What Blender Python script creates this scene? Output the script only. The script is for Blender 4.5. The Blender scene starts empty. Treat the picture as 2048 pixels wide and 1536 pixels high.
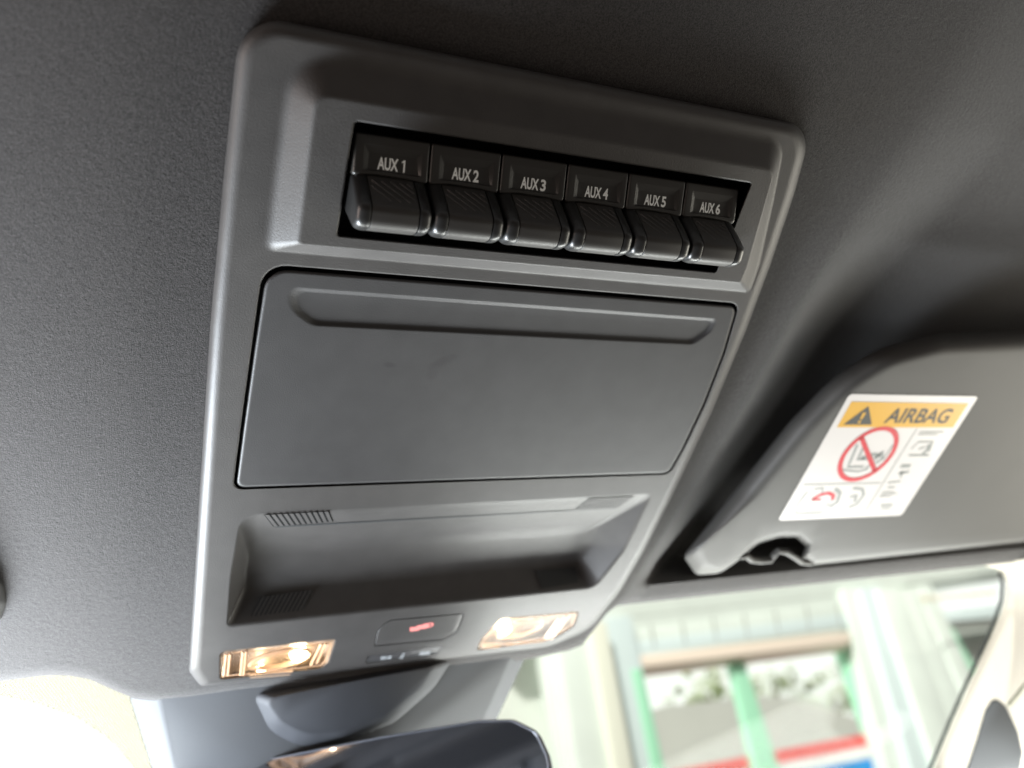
import bpy, bmesh, math
from mathutils import Vector, Matrix
from mathutils.geometry import delaunay_2d_cdt
sc = bpy.context.scene
COL = sc.collection

# ------------------------------------------------------------------ camera
H = 0.30                       # camera lies 0.30 m below the console face (z = 0)
W0, H0, F = 2048., 1536., 1648.787
R = ((0.90792425, 0.02081929, 0.41861691),
     (-0.24691251, 0.83362939, 0.49406098),
     (-0.33868536, -0.5519317, 0.76201288))
def ray(px, py):
    a, b = px - 1024., py - 768.
    return Vector([r[0]*a + r[1]*b + r[2]*F for r in R])
CAM = Vector((0, 0, -H))
cd = bpy.data.cameras.new('camera'); cam = bpy.data.objects.new('camera', cd); COL.objects.link(cam)
cam.matrix_world = Matrix(((R[0][0], -R[0][1], -R[0][2], 0), (R[1][0], -R[1][1], -R[1][2], 0),
                           (R[2][0], -R[2][1], -R[2][2], -H), (0, 0, 0, 1)))
cd.sensor_width = 36; cd.lens = 36*F/W0; cd.clip_start = 0.01; cd.clip_end = 400
cd.dof.use_dof = True; cd.dof.focus_distance = 0.35; cd.dof.aperture_fstop = 6.0
sc.camera = cam

# ------------------------------------------------------------------ world
w = bpy.data.worlds.new('World'); sc.world = w; w.use_nodes = True
nt = w.node_tree; N = nt.nodes; L = nt.links; N.clear()
def node(nt, t, **k):
    n = nt.nodes.new(t)
    for a, b in k.items():
        if hasattr(n, a): setattr(n, a, b)
        else: n.inputs[a].default_value = b
    return n
tc = node(nt, 'ShaderNodeTexCoord'); sp = node(nt, 'ShaderNodeSeparateXYZ')
L.new(tc.outputs['Generated'], sp.inputs[0])
def ramp(nt, stops, interp='LINEAR'):
    r = nt.nodes.new('ShaderNodeValToRGB'); r.color_ramp.interpolation = interp
    e = r.color_ramp.elements
    while len(e) < len(stops): e.new(0.5)
    for i, (p, c) in enumerate(stops):
        e[i].position = p; e[i].color = (*c, 1) if len(c) == 3 else c
    return r
my_ = node(nt, 'ShaderNodeMapRange'); my_.inputs[1].default_value = -1; my_.inputs[2].default_value = 1
L.new(sp.outputs['Y'], my_.inputs[0])
ry = ramp(nt, [(0.0, (.55, .52, .50)), (0.45, (.75, .73, .70)), (0.7, (.95, .96, .95)), (1, (1.0, 1.0, .93))])
L.new(my_.outputs[0], ry.inputs[0])
mz = node(nt, 'ShaderNodeMapRange'); mz.inputs[1].default_value = -1; mz.inputs[2].default_value = 1
L.new(sp.outputs['Z'], mz.inputs[0])
rz = ramp(nt, [(0.0, (.155, .14, .13)), (0.42, (.20, .19, .18)), (0.50, (.8, .8, .8)), (0.56, (1, 1, 1))])
L.new(mz.outputs[0], rz.inputs[0])
mu = node(nt, 'ShaderNodeMix', data_type='RGBA', blend_type='MULTIPLY'); mu.inputs[0].default_value = 1
L.new(ry.outputs[0], mu.inputs[6]); L.new(rz.outputs[0], mu.inputs[7])
rb = ramp(nt, [(0.30, (0, 0, 0)), (0.44, (1, 1, 1)), (0.53, (1, 1, 1)), (0.60, (0, 0, 0))])   # added bright band, as of street and low sky, lighting forward-facing walls
L.new(mz.outputs[0], rb.inputs[0])
rf_ = ramp(nt, [(0.62, (0, 0, 0)), (0.88, (2.2, 2.25, 2.2)), (1, (2.4, 2.4, 2.3))]); L.new(my_.outputs[0], rf_.inputs[0])
mb_ = node(nt, 'ShaderNodeMix', data_type='RGBA', blend_type='MULTIPLY'); mb_.inputs[0].default_value = 1
L.new(rb.outputs[0], mb_.inputs[6]); L.new(rf_.outputs[0], mb_.inputs[7])
ma_ = node(nt, 'ShaderNodeMix', data_type='RGBA', blend_type='ADD'); ma_.inputs[0].default_value = 1
L.new(mu.outputs[2], ma_.inputs[6]); L.new(mb_.outputs[2], ma_.inputs[7])
bg = node(nt, 'ShaderNodeBackground'); bg.inputs[1].default_value = 1.25
L.new(ma_.outputs[2], bg.inputs[0])
wo = node(nt, 'ShaderNodeOutputWorld'); L.new(bg.outputs[0], wo.inputs[0])

# ------------------------------------------------------------------ lamps
def area(name, loc, target, size, power, col, sy=None):
    ld = bpy.data.lights.new(name, 'AREA'); ld.size = size; ld.energy = power; ld.color = col
    if sy: ld.shape = 'RECTANGLE'; ld.size_y = sy
    o = bpy.data.objects.new(name, ld); COL.objects.link(o); o.location = loc
    o.rotation_euler = (Vector(target) - Vector(loc)).to_track_quat('-Z', 'Y').to_euler()
    return o
sd = bpy.data.lights.new('sun', 'SUN'); sd.energy = 3.6; sd.angle = math.radians(.5); sd.color = (1, .98, .94)
so = bpy.data.objects.new('sun', sd); COL.objects.link(so)
so.rotation_euler = Vector((.35, .75, -.65)).to_track_quat('-Z', 'Y').to_euler()
area('windshield_light', (-0.22, 0.50, -0.11), (-.10, 0.32, 0.02), .20, 11.5, (.84, .92, 1.0))
area('left_window_light', (-0.80, 0.10, -0.15), (0.1, 0.15, 0), .45, 4.2, (1.0, .77, .67))
area('right_window_light', (1.05, 0.26, -0.16), (0.3, 0.22, 0), .45, 5.6, (1.0, .95, .82))
area('front_light', (0.22, 0.60, -0.14), (0.16, 0.27, 0.01), 1.0, 9, (.97, 1.0, .96), .10)

# ------------------------------------------------------------------ render settings
sc.render.engine = 'CYCLES'
vs = sc.view_settings; vs.view_transform = 'Standard'; vs.look = 'None'; vs.exposure = 0; vs.gamma = 1
vs.use_curve_mapping = False

# ------------------------------------------------------------------ geometry helpers (mm on the console plane)
def P(mx, my, z=0):            # mm along the plane seen at height z (mm above the console face)
    k = 1 + z/300.
    return Vector((mx*k/1000, my*k/1000, z/1000.))
def m(px, py):                 # photo position -> mm on the console plane
    d = ray(px, py); t = H/d.z
    return (d.x*t*1000, d.y*t*1000)
def mm(l): return [m(*p) for p in l]
def on(px, py, p0, n):
    d = ray(px, py); n = Vector(n); return CAM + d*((Vector(p0) - CAM).dot(n)/d.dot(n))

def area2(p): return .5*sum(p[i][0]*p[(i+1) % len(p)][1] - p[(i+1) % len(p)][0]*p[i][1] for i in range(len(p)))
def offset(poly, d):           # + = inward; scalar or one value per edge
    n = len(poly); s = 1 if area2(poly) > 0 else -1
    if not isinstance(d, (list, tuple)): d = [d]*n
    lines = []
    for i in range(n):
        a = Vector(poly[i]); b = Vector(poly[(i+1) % n]); e = (b-a).normalized()
        nn = Vector((-e.y, e.x))*s
        lines.append((a + nn*d[i], e))
    out = []
    for i in range(n):
        p, e = lines[i-1]; q, g = lines[i]
        den = e.x*g.y - e.y*g.x
        if abs(den) < 1e-4: out.append(tuple(q))
        else:
            t = ((q.x-p.x)*g.y - (q.y-p.y)*g.x)/den
            out.append((p.x+e.x*t, p.y+e.y*t))
    return out
def rloop(poly, rad, na=6, ne=6):
    n = len(poly)
    if not isinstance(rad, (list, tuple)): rad = [rad]*n
    corners = []
    for i in range(n):
        a, b, c = Vector(poly[i-1]), Vector(poly[i]), Vector(poly[(i+1) % n])
        u = (a-b); v = (c-b); lu, lv = u.length, v.length; u.normalize(); v.normalize()
        ang = math.acos(max(-1, min(1, u.dot(v))))
        r = max(rad[i], .02)
        if abs(math.pi-ang) < .01:
            corners.append([tuple(b + u*.05*(1-k/na) + v*.05*(k/na)) for k in range(na+1)]); continue
        t = r/math.tan(ang/2); mx = .47*min(lu, lv)
        if t > mx: t = mx; r = t*math.tan(ang/2)
        ce = b + (u+v).normalized()*(r/math.sin(ang/2))
        p0 = b+u*t; p1 = b+v*t
        a0 = math.atan2(p0.y-ce.y, p0.x-ce.x); a1 = math.atan2(p1.y-ce.y, p1.x-ce.x)
        da = (a1-a0+math.pi) % (2*math.pi)-math.pi
        corners.append([(ce.x+r*math.cos(a0+da*k/na), ce.y+r*math.sin(a0+da*k/na)) for k in range(na+1)])
    out = []
    for i in range(n):
        out += corners[i]
        a = corners[i][-1]; b = corners[(i+1) % n][0]
        for k in range(1, ne): out.append((a[0]+(b[0]-a[0])*k/ne, a[1]+(b[1]-a[1])*k/ne))
    return out
def lerp_poly(A, B, t): return [(a[0]+(b[0]-a[0])*t, a[1]+(b[1]-a[1])*t) for a, b in zip(A, B)]
def inside(p, poly):
    x, y = p; c = False; j = len(poly)-1
    for i in range(len(poly)):
        xi, yi = poly[i]; xj, yj = poly[j]
        if (yi > y) != (yj > y) and x < (xj-xi)*(y-yi)/(yj-yi)+xi: c = not c
        j = i
    return c
def near(p, loops):
    best = 1e9; px, py = p
    for l in loops:
        for i in range(len(l)):
            ax, ay = l[i-1]; bx, by = l[i]; dx, dy = bx-ax, by-ay; q = dx*dx+dy*dy
            t = 0 if q < 1e-12 else max(0, min(1, ((px-ax)*dx+(py-ay)*dy)/q))
            best = min(best, math.hypot(px-ax-dx*t, py-ay-dy*t))
    return best
def S(t, e0, e1):
    mm_ = 1/(1-e0/2-e1/2)
    if t < e0: return mm_*t*t/(2*e0)
    if t > 1-e1: return 1-mm_*(1-t)**2/(2*e1)
    return mm_*(t-e0/2)
def sm(t): t = max(0, min(1, t)); return t*t*(3-2*t)
def interp(tab, x):
    if x <= tab[0][0]: return tab[0][1]
    for (a, b), (c, d) in zip(tab, tab[1:]):
        if x <= c: return b+(d-b)*(x-a)/(c-a)
    return tab[-1][1]

class MB:
    def __init__(s): s.v = []; s.f = []; s.mi = []
    def add(s, pts): i = len(s.v); s.v += [tuple(p) for p in pts]; return list(range(i, i+len(pts)))
    def face(s, ids, mi=0): s.f.append(ids); s.mi.append(mi)
    def strip(s, A, B, closed=True, mi=0):
        n = len(A)
        for i in range(n if closed else n-1):
            j = (i+1) % n; s.face([A[i], A[j], B[j], B[i]], mi)
    def loops(s, LL, closed=True, mi=0):
        ids = [s.add(l) for l in LL]
        for a, b in zip(ids, ids[1:]): s.strip(a, b, closed, mi)
        return ids
    def ngon(s, pts, mi=0): s.face(s.add(pts), mi)
    def box(s, c, sx, sy, sz, mi=0, M=None):
        q = [Vector((x*sx/2, y*sy/2, z*sz/2)) for x in (-1, 1) for y in (-1, 1) for z in (-1, 1)]
        q = [(M @ p if M else p)+Vector(c) for p in q]; i = s.add(q)
        for f in ((0, 1, 3, 2), (4, 6, 7, 5), (0, 4, 5, 1), (2, 3, 7, 6), (0, 2, 6, 4), (1, 5, 7, 3)):
            s.face([i[k] for k in f], mi)
    def prism(s, pts, vec, mi=0):
        a = s.add(pts); b = s.add([Vector(p)+Vector(vec) for p in pts])
        s.face(a, mi); s.face(b[::-1], mi); s.strip(a, b, True, mi)
    def tube(s, path, r, n=10, mi=0, caps=True):
        path = [Vector(p) for p in path]; LL = []
        rr = r if isinstance(r, (list, tuple)) else [r]*len(path)
        up = None
        for i, p in enumerate(path):
            d = (path[min(i+1, len(path)-1)]-path[max(i-1, 0)]).normalized()
            if up is None: up = d.orthogonal().normalized()
            up = (up-d*up.dot(d)).normalized(); q = d.cross(up)
            LL.append([p+(up*math.cos(2*math.pi*k/n)+q*math.sin(2*math.pi*k/n))*rr[i] for k in range(n)])
        ids = s.loops(LL, True, mi)
        if caps: s.face(ids[0][::-1], mi); s.face(ids[-1], mi)
    def fill(s, outer, holes, zf, step=6, mi=0):
        vs_, es = [], []
        for lp in [outer]+holes:
            b = len(vs_); vs_ += [Vector(p) for p in lp]
            es += [(b+i, b+(i+1) % len(lp)) for i in range(len(lp))]
        xs = [p[0] for p in outer]; ys = [p[1] for p in outer]
        y = min(ys)+step/2
        while y < max(ys):
            x = min(xs)+step/2
            while x < max(xs):
                if inside((x, y), outer) and not any(inside((x, y), h) for h in holes) and near((x, y), [outer]+holes) > step*.3: vs_.append(Vector((x, y)))
                x += step
            y += step
        r = delaunay_2d_cdt(vs_, es, [], 0, 1e-5)
        ids = s.add([zf(p[0], p[1]) for p in r[0]])
        for t in r[2]:
            c = (sum(r[0][k][0] for k in t)/3, sum(r[0][k][1] for k in t)/3)
            ta = abs(area2([tuple(r[0][k]) for k in t])); lm = max((r[0][t[i-1]]-r[0][t[i]]).length for i in range(3))
            if ta/lm < .002: continue
            if inside(c, outer) and not any(inside(c, h) for h in holes): s.face([ids[k] for k in t], mi)
    def patch(s, quad, zf, nu=8, nv=4, mi=0):   # quad in mm, bilinear
        LL = []
        for j in range(nv+1):
            row = []
            for i in range(nu+1):
                u, v = i/nu, j/nv
                a = [quad[0][k]*(1-u)+quad[1][k]*u for k in (0, 1)]; b = [quad[3][k]*(1-u)+quad[2][k]*u for k in (0, 1)]
                x, y = a[0]*(1-v)+b[0]*v, a[1]*(1-v)+b[1]*v
                row.append(P(x, y, zf(x, y)))
            LL.append(row)
        s.loops(LL, False, mi)
def obj(name, mb, mats, parent=None, angle=35, merge=1e-6, bevel=0):
    me = bpy.data.meshes.new(name); bm = bmesh.new()
    vv = [bm.verts.new(p) for p in mb.v]
    for f, mi in zip(mb.f, mb.mi):
        try: fc = bm.faces.new([vv[i] for i in f]); fc.material_index = mi; fc.smooth = True
        except ValueError: pass
    bmesh.ops.remove_doubles(bm, verts=bm.verts, dist=merge)
    bmesh.ops.recalc_face_normals(bm, faces=bm.faces)
    if bevel:
        es = [e for e in bm.edges if len(e.link_faces) == 2 and e.calc_face_angle(0) > .5]
        bmesh.ops.bevel(bm, geom=es, offset=bevel, segments=3, affect='EDGES', profile=.5)
        for f in bm.faces: f.smooth = True
    bm.to_mesh(me); bm.free()
    me.set_sharp_from_angle(angle=math.radians(angle))
    if not isinstance(mats, (list, tuple)): mats = [mats]
    for mt in mats: me.materials.append(mt)
    o = bpy.data.objects.new(name, me); COL.objects.link(o)
    if parent: o.parent = parent; o.matrix_parent_inverse = Matrix.Translation(-world_loc(parent))
    return o
def world_loc(o):
    v = Vector(o.location)
    return v if not o.parent else v + (world_loc(o.parent) if False else Vector((0, 0, 0)))
def thing(name, label, cat, loc=(0, 0, 0), group=None):
    o = bpy.data.objects.new(name, None); COL.objects.link(o); o.location = loc; o.empty_display_size = .02
    o['label'] = label; o['category'] = cat
    if group: o['group'] = group
    return o
def text_pts(txt, height, width=None, bold=0.0):   # -> (verts2d, faces) of text, cap height 'height', centred
    cu = bpy.data.curves.new('t', 'FONT'); cu.body = txt; cu.size = 1; cu.offset = bold; cu.resolution_u = 6
    ob = bpy.data.objects.new('t', cu); COL.objects.link(ob)
    me = bpy.data.meshes.new_from_object(ob)
    vs_ = [(v.co.x, v.co.y) for v in me.vertices]; fs = [list(p.vertices) for p in me.polygons]
    bpy.data.objects.remove(ob); bpy.data.curves.remove(cu); bpy.data.meshes.remove(me)
    x0, x1 = min(v[0] for v in vs_), max(v[0] for v in vs_); y0, y1 = min(v[1] for v in vs_), max(v[1] for v in vs_)
    sy = height/(y1-y0); sx = width/(x1-x0) if width else sy
    return [((x-(x0+x1)/2)*sx, (y-(y0+y1)/2)*sy) for x, y in vs_], fs

# ------------------------------------------------------------------ materials
def mat(name, col, rough=.5, bump=None, spec=.5, metal=0, var=None, emit=None, sheen=0, coat=0):
    mt = bpy.data.materials.new(name); mt.use_nodes = True; nt = mt.node_tree; b = nt.nodes['Principled BSDF']
    b.inputs['Base Color'].default_value = (*col, 1); b.inputs['Roughness'].default_value = rough
    b.inputs['Specular IOR Level'].default_value = spec; b.inputs['Metallic'].default_value = metal
    b.inputs['Sheen Weight'].default_value = sheen; b.inputs['Coat Weight'].default_value = coat
    if sheen: b.inputs['Sheen Roughness'].default_value = .45
    tc = node(nt, 'ShaderNodeTexCoord')
    if bump:
        prev = None
        for (scale, dist, detail) in bump:
            nz = node(nt, 'ShaderNodeTexNoise'); nz.inputs['Scale'].default_value = scale; nz.inputs['Detail'].default_value = detail
            nt.links.new(tc.outputs['Object'], nz.inputs['Vector'])
            bp = node(nt, 'ShaderNodeBump'); bp.inputs['Distance'].default_value = dist; bp.inputs['Strength'].default_value = 1
            nt.links.new(nz.outputs[0], bp.inputs['Height'])
            if prev: nt.links.new(prev.outputs[0], bp.inputs['Normal'])
            prev = bp
        nt.links.new(prev.outputs[0], b.inputs['Normal'])
    if var:   # (scale, amount)
        nz = node(nt, 'ShaderNodeTexNoise'); nz.inputs['Scale'].default_value = var[0]; nz.inputs['Detail'].default_value = 3
        nt.links.new(tc.outputs['Object'], nz.inputs['Vector'])
        a = var[1]
        rp = ramp(nt, [(.3, tuple(c*(1-a) for c in col)), (.7, tuple(min(1, c*(1+a)) for c in col))])
        nt.links.new(nz.outputs[0], rp.inputs[0]); nt.links.new(rp.outputs[0], b.inputs['Base Color'])
    if emit: b.inputs['Emission Color'].default_value = (*emit[0], 1); b.inputs['Emission Strength'].default_value = emit[1]
    return mt
def clearmat(name, tint, gloss=.06, rough=.05, body=0, bodycol=(.8, .8, .8), bump=None):
    mt = bpy.data.materials.new(name); mt.use_nodes = True; nt = mt.node_tree; nt.nodes.clear()
    tr = node(nt, 'ShaderNodeBsdfTransparent'); tr.inputs[0].default_value = (*tint, 1)
    gl = node(nt, 'ShaderNodeBsdfGlossy'); gl.inputs['Roughness'].default_value = rough
    mx = node(nt, 'ShaderNodeMixShader'); mx.inputs[0].default_value = gloss
    nt.links.new(tr.outputs[0], mx.inputs[1]); nt.links.new(gl.outputs[0], mx.inputs[2]); last = mx
    if body:
        df = node(nt, 'ShaderNodeBsdfTranslucent'); df.inputs[0].default_value = (*bodycol, 1)
        m2 = node(nt, 'ShaderNodeMixShader'); m2.inputs[0].default_value = body
        nt.links.new(mx.outputs[0], m2.inputs[1]); nt.links.new(df.outputs[0], m2.inputs[2]); last = m2
    if bump:
        tc = node(nt, 'ShaderNodeTexCoord'); nz = node(nt, 'ShaderNodeTexNoise'); nz.inputs['Scale'].default_value = bump[0]
        nt.links.new(tc.outputs['Object'], nz.inputs['Vector'])
        bp = node(nt, 'ShaderNodeBump'); bp.inputs['Distance'].default_value = bump[1]
        nt.links.new(nz.outputs[0], bp.inputs['Height']); nt.links.new(bp.outputs[0], gl.inputs['Normal'])
    o = node(nt, 'ShaderNodeOutputMaterial'); nt.links.new(last.outputs[0], o.inputs[0])
    return mt
M_plastic = mat('grained_plastic', (.039, .0365, .035), .5, [(1500, .00009, 2)], spec=.4, var=(90, .09))
M_lid = mat('lid_plastic', (.028, .027, .0275), .52, [(1700, .00007, 2)], spec=.35, var=(70, .10))
M_fabric = mat('headliner_fabric', (.0265, .024, .0232), .9, [(2300, .0004, 5), (1200, .00012, 3), (420, .0002, 2)], spec=.2, var=(1700, .6), sheen=.22)
def add_stains(mt, spots, col):
    nt = mt.node_tree; b = nt.nodes['Principled BSDF']; src = b.inputs['Base Color'].links[0].from_socket
    tc = node(nt, 'ShaderNodeTexCoord'); nz = node(nt, 'ShaderNodeTexNoise'); nz.inputs['Scale'].default_value = 140; nz.inputs['Detail'].default_value = 4
    nt.links.new(tc.outputs['Object'], nz.inputs['Vector'])
    for (x, y, sx, sy, rot, amt) in spots:
        mp = node(nt, 'ShaderNodeMapping', vector_type='TEXTURE'); mp.inputs['Location'].default_value = (x, y, 0); mp.inputs['Rotation'].default_value = (0, 0, rot); mp.inputs['Scale'].default_value = (sx, sy, 1)
        ln = node(nt, 'ShaderNodeVectorMath', operation='LENGTH'); nt.links.new(tc.outputs['Object'], mp.inputs[0]); nt.links.new(mp.outputs[0], ln.inputs[0])
        ad = node(nt, 'ShaderNodeMath', operation='ADD'); nt.links.new(ln.outputs['Value'], ad.inputs[0])
        ml = node(nt, 'ShaderNodeMath', operation='MULTIPLY'); ml.inputs[1].default_value = 1.6; nt.links.new(nz.outputs[0], ml.inputs[0]); nt.links.new(ml.outputs[0], ad.inputs[1])
        mr = node(nt, 'ShaderNodeMapRange'); mr.inputs[1].default_value = 1.2; mr.inputs[2].default_value = 1.9; mr.inputs[3].default_value = amt; mr.inputs[4].default_value = 0
        nt.links.new(ad.outputs[0], mr.inputs[0])
        mx = node(nt, 'ShaderNodeMix', data_type='RGBA'); nt.links.new(mr.outputs[0], mx.inputs[0]); nt.links.new(src, mx.inputs[6]); mx.inputs[7].default_value = (*col, 1); src = mx.outputs[2]
    nt.links.new(src, b.inputs['Base Color'])
add_stains(M_lid, [(.1032, .1860, .0035, .0016, .1, .7), (.127, .1835, .0075, .003, -.45, .6), (.124, .190, .003, .005, 0, .35)], (.016, .015, .016))
M_black = mat('black_plastic', (.005, .005, .0055), .8, spec=.2)
M_cap = mat('rocker_plastic', (.021, .020, .018), .38, [(2500, .00003, 2)])
M_cheek = mat('gloss_rocker', (.011, .011, .011), .33)
M_grip = mat('rocker_grip', (.022, .020, .018), .5, [(2200, .00003, 2)])
M_white = mat('printed_white', (.88, .92, .91), .5)
M_visor = mat('visor_vinyl', (.043, .041, .038), .65, [(1300, .00006, 2)], var=(30, .04))
M_mirror = mat('mirror_glass', (.40, .43, .50), .06, metal=1)

# ------------------------------------------------------------------ headliner (the roof lining)
XC = [(-200, 348), (32, 332), (90, 321), (138, 315), (198, 311), (258, 303), (361, 284), (420, 280)]
WR = [(0, 85), (90, 60), (160, 30), (250, 20), (361, 16)]
DR = [(-100, 5), (40, 8), (100, 15), (150, 36), (200, 42), (320, 34), (345, 4), (420, 2)]
def zh(mx, my):
    z = 9.
    xc = interp(XC, my)
    z += interp(DR, my)*sm((mx-xc)/interp(WR, my)) - 2.2*math.exp(-((mx-xc+8)/20)**2)*sm((my-40)/160)
    z += 26*sm((4-mx)/150)
    return z
fe_px = [(-900, 1420), (-300, 1385), (0, 1363), (80, 1352), (130, 1350), (180, 1359), (230, 1382), (270, 1398), (320, 1403), (380, 1400), (450, 1388), (560, 1374),
         (700, 1362), (900, 1342), (1060, 1318), (1160, 1296), (1215, 1225), (1235, 1211), (1400, 1193), (1700, 1160), (1950, 1133), (2100, 1118), (2700, 1070)]
FE = sorted(mm(fe_px))
def edge_y(x): return interp([(-3000, 400)] + FE + [(3000, 360)], x)
OUT = [(29.5, 53.5), (275, 53.5), (281, 84), (285.5, 121), (288.5, 158), (290, 210), (288.5, 273), (286, 313), (281.5, 347), (271, 382), (246, 394.5), (146, 393.5), (36, 390), (30, 376), (28.5, 260), (27.5, 170), (28.3, 105)]
OUTR = [15, 17, 60, 80, 80, 100, 100, 60, 40, 22, 22, 60, 3, 12, 100, 100, 60]
xs = [-1500, -900, -600, -420] + [-300+6*i for i in range(46)] + [-24+2.5*i for i in range(21)] + [30+8*i for i in range(31)] + [276+2.5*i for i in range(62)] + [436+8*i for i in range(40)] + [800, 1000, 1600]
vsn = 170
mb = MB(); LL = []
cut = offset(OUT, 8)
for j in range(vsn+1):
    row = []
    for x in xs:
        ye = edge_y(x)
        if j == 0: y = -1600
        else:
            t = (j-1)/(vsn-1); y = -320+(ye+320)*t
        z = zh(x, y)
        d = ye-y
        if d < 2: z += (2-math.sqrt(max(0, 4-(2-d)**2)))
        row.append((x, y, z))
    LL.append(row)
ids = [mb.add([P(*q) for q in r]) for r in LL]
for j in range(vsn):
    for i in range(len(xs)-1):
        cx = (LL[j][i][0]+LL[j][i+1][0])/2; cy = (LL[j][i][1]+LL[j+1][i][1])/2
        if inside((cx, cy), cut): continue
        mb.face([ids[j][i], ids[j][i+1], ids[j+1][i+1], ids[j+1][i]])
# returned lip along the windshield
lip = [P(q[0], q[1], q[2]+12) for q in LL[-1]]
mb.strip(ids[-1], mb.add(lip), False)
o = obj('headliner', mb, M_fabric, angle=80); o['kind'] = 'structure'

# ------------------------------------------------------------------ overhead console
con = thing('overhead_console', 'dark grey overhead console with six rocker switches, a blank lid and two lit map lights', 'overhead console', (.16, .22, .012))
def zb(my): return .0033*max(0, my-345)**2
def PB(mx, my, rel=0): return P(mx, my, zb(my)+rel)
hb = MB()
def stack(A, B, ra, rb, z0, z1, e0, e1, n=10, na=6, ne=6, t0=0, mb=hb, mi=0, g0=.35, g1=.0, ts=None):
    """ruled wall from rounded polygon A (rel z0) to B (rel z1); returns the guard loop outside A"""
    LL = []
    sgn = 1
    ts = ts or [k/n for k in range(n+1)]
    for t in ts:
        pl = lerp_poly(A, B, t); rr = [a+(b-a)*t for a, b in zip(ra, rb)]
        LL.append([(x, y, z0+(z1-z0)*S(t, e0, e1)) for x, y in rloop(pl, rr, na, ne)])
    mb.loops([[PB(*q) for q in l] for l in LL], True, mi)
    return [(q[0], q[1]) for q in LL[0]], [(q[0], q[1]) for q in LL[-1]]
def guard(A, ra, d, z, mb=hb, na=6, ne=6, mi=0):
    """flat ring beside loop A (d>0 inward, <0 outward)"""
    B = offset(A, d); rb = [max(.05, r-d) for r in ra]
    a = rloop(A, ra, na, ne); b = rloop(B, rb, na, ne)
    mb.loops([[PB(x, y, z) for x, y in a], [PB(x, y, z) for x, y in b]], True, mi)
    return b
# outer rim
n_out = len(OUT)
din = [5.5]*n_out
for k in (10, 11): din[k] = 2.2
din[9] = 3.5
OIN = offset(OUT, din); rin = [max(1, r-5) for r in OUTR]
LLo = []
for k in range(9):
    a = math.pi/2*k/8; t = math.sin(a)
    pl = lerp_poly(OIN, OUT, t); rr = [p+(q-p)*t for p, q in zip(rin, OUTR)]
    LLo.append([PB(x, y, 5.5*(1-math.cos(a))) for x, y in rloop(pl, rr, 8, 5)])
LLo.append([PB(x, y, 8) for x, y in rloop(OUT, OUTR, 8, 5)])
pl = offset(OUT, 2.5); LLo.append([PB(x, y, 9.5) for x, y in rloop(pl, [max(.5, r-2) for r in OUTR], 8, 5)])
pl = offset(OUT, 3); LLo.append([PB(x, y, 14) for x, y in rloop(pl, [max(.5, r-2) for r in OUTR], 8, 5)])
hb.loops(LLo)
outer_flat = guard(OIN, rin, .3, 0, na=8, ne=5)
# boss round the switch bay
BO = [(45, 61.5), (263, 60), (271, 88), (279.5, 122), (281, 137), (44, 136.5)]; BOr = [15, 12, 40, 30, 3, 4]
BI = [(57.5, 76), (264.5, 76), (268, 99), (271.6, 122), (272, 131.5), (58, 132.2)]; BIr = [4.5, 5, 30, 20, 1.5, 1.5]
stack(BO, BI, BOr, BIr, 0, -7, .3, .12, 16)
h_boss = guard(BO, BOr, -.5, 0)
bi_in = guard(BI, BIr, .4, -7)
SL = [(71.3, 82.3), (254.7, 82.3), (255.4, 127.6), (71.3, 127.6)]; SLr = [1.5]*4
SLo = offset(SL, -.5)
sl_g = guard(SLo, [2]*4, -.3, -7)
stack(SLo, SL, [2]*4, SLr, -7, -6.4, .4, .4, 4)
hb.fill(bi_in, [sl_g], lambda x, y: PB(x, y, -7), 8)
# lid opening
LD = [(46.5, 143.7), (276.3, 144.7), (280.5, 172), (282.3, 205), (281.3, 232), (279.2, 252.6), (43.6, 253.8), (44.2, 220), (45.2, 180)]
LDr = [9, 6, 60, 80, 60, 5, 4, 60, 60]
HO = offset(LD, [-2.2, -1.5, -1.5, -1.5, -1.5, -1.2, -1.7, -1.7, -1.9])
HOr = [10, 7, 60, 80, 60, 6, 5, 60, 60]
HO2 = offset(HO, .4); HO3 = offset(HO, .5)
stack(HO, HO2, HOr, [r-.3 for r in HOr], 0, .5, .5, .3, 4)
stack(HO2, HO3, [r-.3 for r in HOr], [r-.4 for r in HOr], .5, 7, .1, .1, 2)
h_lid = guard(HO, HOr, -.4, 0)
lid_floor = rloop(offset(HO3, -.3), HOr)
# front recess
RI = [(47, 270), (274.5, 267.3), (272.5, 312), (262, 343.3), (46, 346.5), (45.3, 308)]; RIr = [9, 4, 40, 9, 4, 60]
RV = [(54, 298), (234, 298), (237, 304), (237, 310), (54, 312), (53.5, 305)]; RVr = [2, 2, 2, 2, 2, 3]
RD = 14.
stack(RI, RV, RIr, RVr, 0, RD, .07, .3, 22, na=8, ne=10)
vl = rloop(RV, RVr, 8, 10); hb.fill(vl, [], lambda x, y: PB(x, y, RD), 6)
h_rec = guard(RI, RIr, -.4, 0, na=8, ne=10)
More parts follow.
